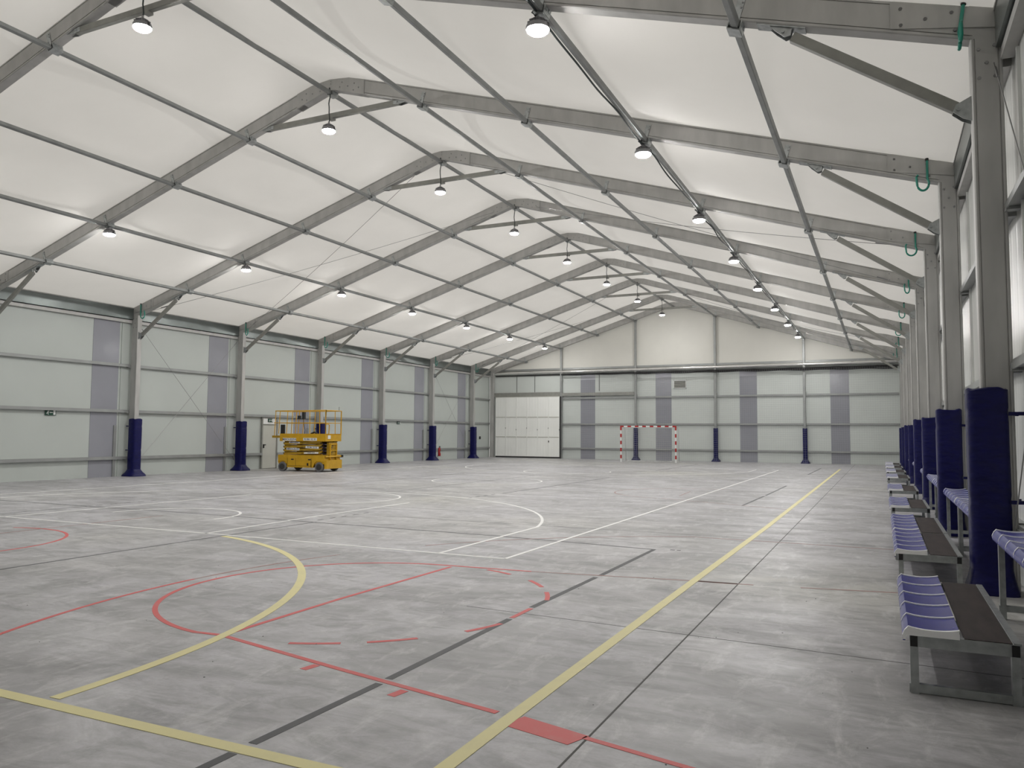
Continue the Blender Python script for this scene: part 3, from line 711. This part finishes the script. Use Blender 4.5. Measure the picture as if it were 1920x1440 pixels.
# ------------------------------------------------------------------ benches
def seat_profile(x):      # local x across the seat, 0..0.29
    t = x/0.29; return 0.022 + 0.018*abs(2*t-1.05)**2.2 - (0.03*max(0, (0.07-t)/0.07)**2)
def seat_loft(y0, y1, lift, mi=0):
    n = 14; top = [(0.29*i/n, seat_profile(0.29*i/n)+lift) for i in range(n+1)]
    lip = [(-0.012, top[0][1]-0.03), (-0.010, top[0][1]-0.055)]
    bot = [(0.004, top[0][1]-0.055), (0.006, -0.004), (0.285, -0.004)]
    ring = lip[::-1] + top + bot[::-1]
    return [[(x, y, z_) for x, z_ in ring] for y in (y0, y1)]
def make_bench(tall, L=2.02, nseg=5):
    H = 0.345 if not tall else 0.70
    x_end = 0.60 if not tall else 0.36
    t = thing('tribune_bench', '', 'bench')
    fx = 0.02; sw = L/nseg
    g = MB()
    for y in (0.03, L-0.03):
        g.beam((fx+0.052, y, H-0.035), (x_end-0.052, y, H-0.035), 0.058, 0.07)
        g.beam((fx, y, (0.03 if not tall else 0.09)), (x_end+(0.0 if tall else 0.0), y, (0.03 if not tall else 0.09)), 0.04, 0.05)
    g.beam((x_end-0.03, 0.0, H-0.035), (x_end-0.03, L, H-0.035), 0.046, 0.07)
    g.beam((fx+0.03, 0.0, H-0.035), (fx+0.03, L, H-0.035), 0.046, 0.07)
    g.build('frame', MT['steel'], t)
    for y in (0.03, L-0.03):
        for x in (fx+0.03, x_end-0.03):
            ye = 0.0 if y < 1 and y < L/2 else L
            MB().box(x-0.021, x+0.019, min(ye, ye+(0.004 if ye else -0.004)), max(ye, ye+(0.004 if ye else -0.004)), H-0.068, H-0.004).build('end_plug', MT['black'], t)
            MB().beam((x, y, 0), (x, y, H-0.07), 0.045, 0.055, (0,1,0)).build('leg', MT['steel'], t)
    if not tall:
        MB().box(0.315, x_end-0.045, 0.01, L-0.01, H-0.012, H+0.004).build('footboard', MT['ply'], t)
        MB().box(x_end-0.04, x_end, 0.01, L-0.01, H-0.012, H+0.006).build('edge_angle', MT['steel'], t)
    for i in range(nseg):
        MB().loft([[(x, y, z_+H+0.004) for x, y, z_ in r] for r in seat_loft(i*sw+0.007, (i+1)*sw-0.007, 0.0)]).build('seat', MT['seat'], t, True)
    for i in range(nseg+1):
        g = MB(); c = min(max(i*sw, 0.008), L-0.008); hw = 0.0095 if 0 < i < nseg else 0.013
        g.loft([[(x, y, z_+H+0.004) for x, y, z_ in r] for r in seat_loft(c-hw, c+hw, 0.008)])
        if i == 0: g.box(0.0, 0.29, -0.006, 0.004, H-0.004, H+0.028)
        g.build('seat_divider', MT['white_pl'], t, True)
    return t
low = make_bench(False); up = make_bench(True); up4 = make_bench(True, 1.6, 4)
LOW = [5.36, 9.0, 11.06, 14.75, 19.35, 25.2, 29.4, 33.6, 37.4]
UP = [4.24, 5.86, 9.72, 11.8, 14.72, 16.8, 20.0, 25.6, 29.9, 34.8]
for i, y in enumerate(LOW):
    o = low if i == 0 else dup(low, (11.375, y, 0), 0, '')
    o.location = (11.375, y, 0); o['label'] = 'low bench with blue and white seat row and dark footboard, %s to the camera' % (ORD[i] if i < 8 else 'farthest'); o['group'] = 'low benches in front of the right wall'
for i, y in enumerate(UP):
    o = up4 if i == 0 else (up if i == 1 else dup(up, (12.12, y, 0), 0, ''))
    o.location = (12.12, y, 0)
    o['label'] = 'tall bench with blue seats against the right wall, ' + (['nearest, cut by the picture edge', 'second nearest, ending before the first pad'] + [w_ + ' nearest' for w_ in ('third', 'fourth', 'fifth', 'sixth', 'seventh', 'eighth', 'ninth')] + ['farthest'])[i]
    o['group'] = 'tall benches against the right wall'

# ------------------------------------------------------------------ goal
GR = 0.055
t = thing('football_goal', 'red and white striped futsal goal with net before the far end wall', 'goal', (-0.68, 43.38, 0), 0.045)
hw = 1.56
def striped(g, a, b, n, first):
    a = Vector(a); b = Vector(b)
    for i in range(n): g.beam(a.lerp(b, i/n), a.lerp(b, (i+1)/n), 0.08, 0.08, (0,1,0), (i+first) % 2)
for sg in (-1, 1):
    g = MB(); striped(g, (sg*hw, 0, 0), (sg*hw, 0, 2.0), 10, 0); g.build('post', [MT['white'], MT['red']], t)
    g = MB(); g.tube([(sg*hw, 0.05, 1.98), (sg*(hw-0.02), 0.75, 1.95), (sg*(hw-0.02), 0.82, 1.88), (sg*(hw-0.02), 1.05, 0.03), (sg*hw, 0.05, 0.03)], 0.014, 8); g.build('net_support', MT['white'], t, True)
g = MB(); striped(g, (-hw-0.04, 0, 2.02), (hw+0.04, 0, 2.02), 15, 1); g.build('crossbar', [MT['white'], MT['red']], t)
MB().tube([(-hw, 1.05, 0.03), (hw, 1.05, 0.03)], 0.014, 8).build('ground_bar', MT['white'], t)
g = MB(); cr = 0.0025
nx = 28
path = [(0.02, 1.98), (0.75, 1.93), (0.82, 1.86), (1.05, 0.04)]
for i in range(nx+1):
    x = -hw+2*hw*i/nx; g.tube([(x, y, z_) for y, z_ in path], cr, 3, cap=False)
for i in range(17):
    z_ = 0.06+i*0.11; yb_ = 1.05-(z_-0.04)/1.82*0.23
    g.tube([(-hw, yb_, z_), (0, yb_+0.05, z_-0.01), (hw, yb_, z_)], cr, 3, cap=False)
    for sg in (-1, 1): g.tube([(sg*hw, 0.03, z_), (sg*hw, yb_, z_)], cr, 3, cap=False)
for i in range(8):
    y = 0.1*i; g.tube([(-hw, y, 1.98-y*0.06), (hw, y, 1.98-y*0.06)], cr, 3, cap=False)
    for sg in (-1, 1): g.tube([(sg*hw, y, 0.04), (sg*hw, y, 1.95)], cr, 3, cap=False)
for i in range(8):
    x = random.uniform(-hw, hw); g.tube([(x-0.12, 1.0, 0.02), (x, 0.92, 0.05), (x+0.14, 1.03, 0.02)], 0.012, 5)
g.build('net', MT['net_w'], t)

# protective net hung before the end wall
g = MB(); cr = 0.0024; x0, x1 = -7.25, 12.1; step = 0.12
i = 0; yN = YG-0.34
while x0+i*step < x1:
    x = x0+i*step; g.tube([(x+0.02*math.sin(x*3+k_), yN+0.03*math.sin(x*2.0+k_*0.8), z_) for k_, z_ in enumerate((0.04, 1.3, 2.6, 3.9, 5.34))], cr, 3, cap=False); i += 1
for j in range(44):
    z_ = 0.06+j*0.12; n_ = 40; a_ = random.uniform(0.006, 0.02); p_ = random.uniform(0, 6)
    g.tube([(x0+(x1-x0)*k_/n_, yN+0.03*math.sin((x0+(x1-x0)*k_/n_)*2.0), z_+a_*math.sin(k_*0.9+p_)) for k_ in range(n_+1)], cr, 3, cap=False)
t = thing('protective_net', 'thin grey protective net hung across the far end wall', 'net', (0, 0, 0))
g.build('mesh_net', MT['net'], t)
g = MB()
for r in range(3):
    g.tube([(-7.3+19.4*k_/60, YG-0.22+0.02*math.sin(k_*1.3+r*2), 5.38-(0.02+0.10*k_/60)*r*0.6+0.018*math.sin(k_*0.9+r)) for k_ in range(61)], 0.022+0.012*r, 5)
g.build('gathered_top', MT['black'], t)
MB().tube([(-7.3, YG-0.27, 5.43), (12.1, YG-0.27, 5.43)], 0.006, 6).build('suspension_wire', MT['bolt'], t)

# ------------------------------------------------------------------ fire extinguisher on a stand
t = thing('fire_extinguisher', 'red fire extinguisher on a thin stand beside the left wall', 'fire extinguisher', (-12.2, 39.85, 0))
MB().box(-0.14, 0.14, -0.12, 0.14, 0, 0.012).tube([(-0.03, -0.10, 0.01), (-0.03, -0.10, 0.75)], 0.012, 6).box(-0.10, 0.10, -0.10, 0.10, 0.22, 0.235).build('stand', MT['bolt'], t)
MB().lathe([(0.08, 0.24), (0.09, 0.26), (0.09, 0.62), (0.075, 0.68), (0.03, 0.72), (0.025, 0.75)], 20).build('cylinder', MT['red'], t, True)
MB().box(-0.02, 0.08, -0.012, 0.012, 0.75, 0.775).box(-0.02, 0.09, -0.012, 0.012, 0.79, 0.81).lathe([(0.02, 0.74), (0.02, 0.8)], 8).build('valve', MT['black'], t)
MB().tube([(0.02, -0.02, 0.77), (0.10, -0.06, 0.74), (0.12, -0.05, 0.6), (0.10, -0.03, 0.40)], 0.012, 6).build('hose', MT['black'], t, True)
MB().box(0.06, 0.092, -0.04, 0.04, 0.40, 0.52).build('label_plate', MT['white'], t)

# ------------------------------------------------------------------ scissor lift
t = thing('scissor_lift', 'yellow scissor lift with railed platform parked by the left wall', 'scissor lift', (-9.72, 25.33, 0), math.radians(7))
hw = 0.60
Y = MT['yellow']
def part(g, name, m, parent=t, smooth=False): return g.build(name, m if isinstance(m, list) else MT[m], parent, smooth)
g = MB(); g.box(-1.06, 1.06, -hw+0.03, hw-0.03, 0.30, 0.64); g.box(-0.64, 0.50, -hw, hw, 0.16, 0.54)
g.box(-1.06, 1.06, -hw, hw, 0.53, 0.655)
for sg in (-1, 1):
    g.loft([[(x, y, z_) for x, z_ in ((-1.06, 0.53), (-1.06, 0.36), (-0.98, 0.41), (-0.72, 0.41), (-0.64, 0.30), (-0.60, 0.16), (-0.60, 0.53))] for y in (sg*hw, sg*(hw-0.03))])
    g.loft([[(x, y, z_) for x, z_ in ((1.06, 0.53), (1.06, 0.30), (1.02, 0.40), (0.72, 0.41), (0.62, 0.34), (0.55, 0.16), (0.45, 0.16), (0.45, 0.53))] for y in (sg*hw, sg*(hw-0.03))])
chs = part(g, 'chassis', 'yellow')
g = MB().box(-0.60, 0.45, -hw-0.004, -hw, 0.215, 0.225)
for x in (-0.24, 0.46): g.box(x-0.004, x+0.004, -hw-0.004, -hw, 0.22, 0.52)
g.box(-0.45, -0.33, -hw-0.006, -hw, 0.455, 0.50); g.box(0.33, 0.45, -hw-0.006, -hw, 0.455, 0.50); g.box(0.28, 0.35, -hw-0.006, -hw, 0.24, 0.34)
part(g, 'tray_cutouts', 'black', chs)
for x in (-0.86, 0.83):
    for sg in (-1, 1):
        wv = bpy.data.objects.new('wheel', None)
        g = MB().lathe([(0.12, -0.07), (0.17, -0.07), (0.19, -0.05), (0.19, 0.05), (0.17, 0.07), (0.12, 0.07)], 28, (x, sg*(hw-0.06), 0.19), 0, 'y')
        wo = part(g, 'wheel', 'tyre', smooth=True)
        part(MB().lathe([(0.03, -0.078), (0.118, -0.074), (0.118, 0.074), (0.03, 0.078)], 20, (x, sg*(hw-0.06), 0.19), 0, 'y'), 'hub', 'hub', wo)
# scissor stack
for k_ in range(4):
    z0 = 0.675+k_*0.135
    for sg in (-1, 1):
        g = MB(); y0 = sg*(hw-0.10); 
        g.beam((-0.86, y0, z0+0.02), (0.86, y0, z0+0.085), 0.06, 0.085)
        g.beam((-0.86, y0-sg*0.07, z0+0.085), (0.86, y0-sg*0.07, z0+0.02), 0.06, 0.085)
        g.lathe([(0.03, -0.04), (0.03, 0.04)], 10, (0, y0, z0+0.052), 0, 'y')
        part(g, 'scissor_arm', 'yellow_dk')
    g = MB()
    for x in (-0.85, 0, 0.85): g.tube([(x, -hw+0.06, z0+0.05), (x, hw-0.06, z0+0.05)], 0.022, 8)
    part(g, 'pivot_pin', 'hub')
# platform
g = MB(); g.box(-1.0, 1.10, -hw, -hw+0.03, 1.20, 1.50); g.box(-1.0, 1.10, hw-0.03, hw, 1.20, 1.50); g.box(1.07, 1.10, -hw+0.03, hw-0.03, 1.20, 1.46); g.box(-1.0, -0.97, -hw+0.03, hw-0.03, 1.20, 1.40)
g.box(-0.97, 1.07, -hw+0.03, hw-0.03, 1.34, 1.38); plat = part(g, 'platform', 'yellow')
part(MB().box(-1.42, -1.0, -hw+0.08, hw-0.08, 1.33, 1.42), 'deck_extension', 'yellow_dk')
R_ = 0.018
def rail(g, pts, r=R_): g.tube(pts, r, 8)
g = MB()
for sg in (-1, 1):
    y0 = sg*(hw-0.02)
    rail(g, [(-1.24, y0, 2.41), (1.08, y0, 2.43)]); rail(g, [(-1.30, y0, 1.93), (1.08, y0, 1.93)], 0.014)
    for x in (-1.22, -1.02, -0.66, -0.12, 0.35, 0.80): rail(g, [(x-(0.05 if x < 0 else -0.02), y0, 1.42 if x < -1.1 else 1.5), (x, y0, 2.41)], 0.015)
rail(g, [(-1.24, -hw+0.02, 2.41), (-1.24, hw-0.02, 2.41)]); rail(g, [(-1.26, -hw+0.02, 1.93), (-1.26, hw-0.02, 1.93)], 0.014)
part(g, 'guard_rail', 'yellow', smooth=True)
g = MB()
x = 1.09
rail(g, [(x, -hw+0.02, 1.46), (x, -hw+0.02, 2.43), (x, hw-0.02, 2.43), (x, hw-0.02, 1.46)], 0.026)
rail(g, [(x, -hw+0.05, 1.93), (x, hw-0.05, 1.93)], 0.013)
rail(g, [(x, -hw+0.02, 1.86), (x+0.05, -hw+0.10, 1.9), (x+0.05, -hw+0.20, 1.84), (x+0.02, -hw+0.22, 1.46)], 0.02)
part(g, 'entry_gate', 'yellow', smooth=True)
# ladder on the end
g = MB()
for y0 in (-0.22, 0.24): g.beam((1.10, y0, 0.30), (1.10, y0, 1.12), 0.05, 0.05, (1,0,0))
for z_ in (0.42, 0.62, 0.84, 1.08): g.beam((1.10, -0.22, z_), (1.10, 0.24, z_), 0.05, 0.035)
part(g, 'ladder', 'yellow')
g = MB().box(1.06, 1.16, -hw+0.02, hw-0.02, 0.12, 0.46); g.tube([(1.13, -hw, 0.60), (1.13, hw, 0.60)], 0.03, 8)
part(g, 'end_bumper', 'yellow'); part(MB().box(1.10, 1.18, hw-0.06, hw+0.05, 0.55, 0.65), 'rubber_stop', 'black')
part(MB().box(0.98, 1.08, -0.3, 0.3, 0.66, 1.16), 'motor_compartment', 'yellow_dk')
g = MB()
for i in range(7): g.box(1.081, 1.09, -0.18+0.05*(i % 3), -0.16+0.05*(i % 3)+0.06, 0.68+0.065*i, 0.71+0.065*i)
part(g, 'hydraulic_parts', 'hub')
part(MB().box(-1.0, -0.82, -hw+0.04, -hw+0.10, 1.50, 1.86), 'document_box', 'black')
part(MB().box(-0.18, -0.07, -hw-0.02, -hw+0.08, 2.08, 2.22).box(0.02, 0.12, -hw-0.02, -hw+0.10, 2.08, 2.36), 'control_box', 'black')
part(MB().tube([(0.07, -hw, 2.1), (0.09, -hw+0.03, 1.85), (0.15, -hw+0.02, 1.65), (0.14, -hw+0.02, 1.5)], 0.012, 6), 'control_cable', 'black', smooth=True)
part(MB().tube([(0.25, -0.3, 1.5), (0.4, -0.3, 1.56), (0.55, -0.3, 1.5)], 0.035, 8), 'cable_coil', 'black', smooth=True)
part(MB().box(1.105, 1.112, -hw+0.16, -hw+0.36, 1.30, 1.44), 'notice_plate', 'white')
part(MB().tube([(0.98, hw-0.02, 2.43), (0.98, hw-0.02, 2.60)], 0.008, 5), 'antenna', 'black')
part(MB().box(0.95, 1.03, 0.18, 0.42, 1.16, 1.24), 'hose_bundle', 'black')
def sticker(x, z_, w_, h_, txt, rot=0.0, size=0.085, dy=0.0):
    y0 = -hw-0.003-dy
    st = MB().box(-w_/2, w_/2, -0.002, 0.002, -h_/2, h_/2).build('sticker', MT['white'], t, False, (x, y0, z_), (0, rot, 0))
    cu = bpy.data.curves.new('lettering', 'FONT'); cu.body = txt; cu.size = size; cu.align_x = 'CENTER'; cu.align_y = 'CENTER'; cu.extrude = 0.0008; cu.offset = 0.0015
    tmp = bpy.data.objects.new('lettering_tmp', cu); C.objects.link(tmp)
    dg = bpy.context.evaluated_depsgraph_get(); me = bpy.data.meshes.new_from_object(tmp.evaluated_get(dg)); bpy.data.objects.remove(tmp)
    me.materials.clear(); me.materials.append(MT['ink'])
    link('lettering', me, st, (0, -0.003, 0), (math.pi/2, 0, 0))
sticker(-0.55, 1.27, 0.62, 0.11, 'MERCA-ELEVA', 0, 0.10)
sticker(0.40, 1.28, 0.62, 0.11, '93 861 52 35', 0, 0.10)
sticker(-0.42, 0.885, 0.60, 0.085, 'MERCA-ELEVA', 0.035, 0.085, -0.045-0.027)
sticker(0.46, 0.96, 0.60, 0.085, '93 861 52 35', 0.035, 0.085, -0.045-0.027)
sticker(-0.36, 1.145, 0.50, 0.06, 'MERCA-ELEVA', 0.035, 0.06, -0.045-0.027)
sticker(0.42, 0.74, 0.66, 0.06, '93 861 52 35', -0.02, 0.06, -0.045-0.027)
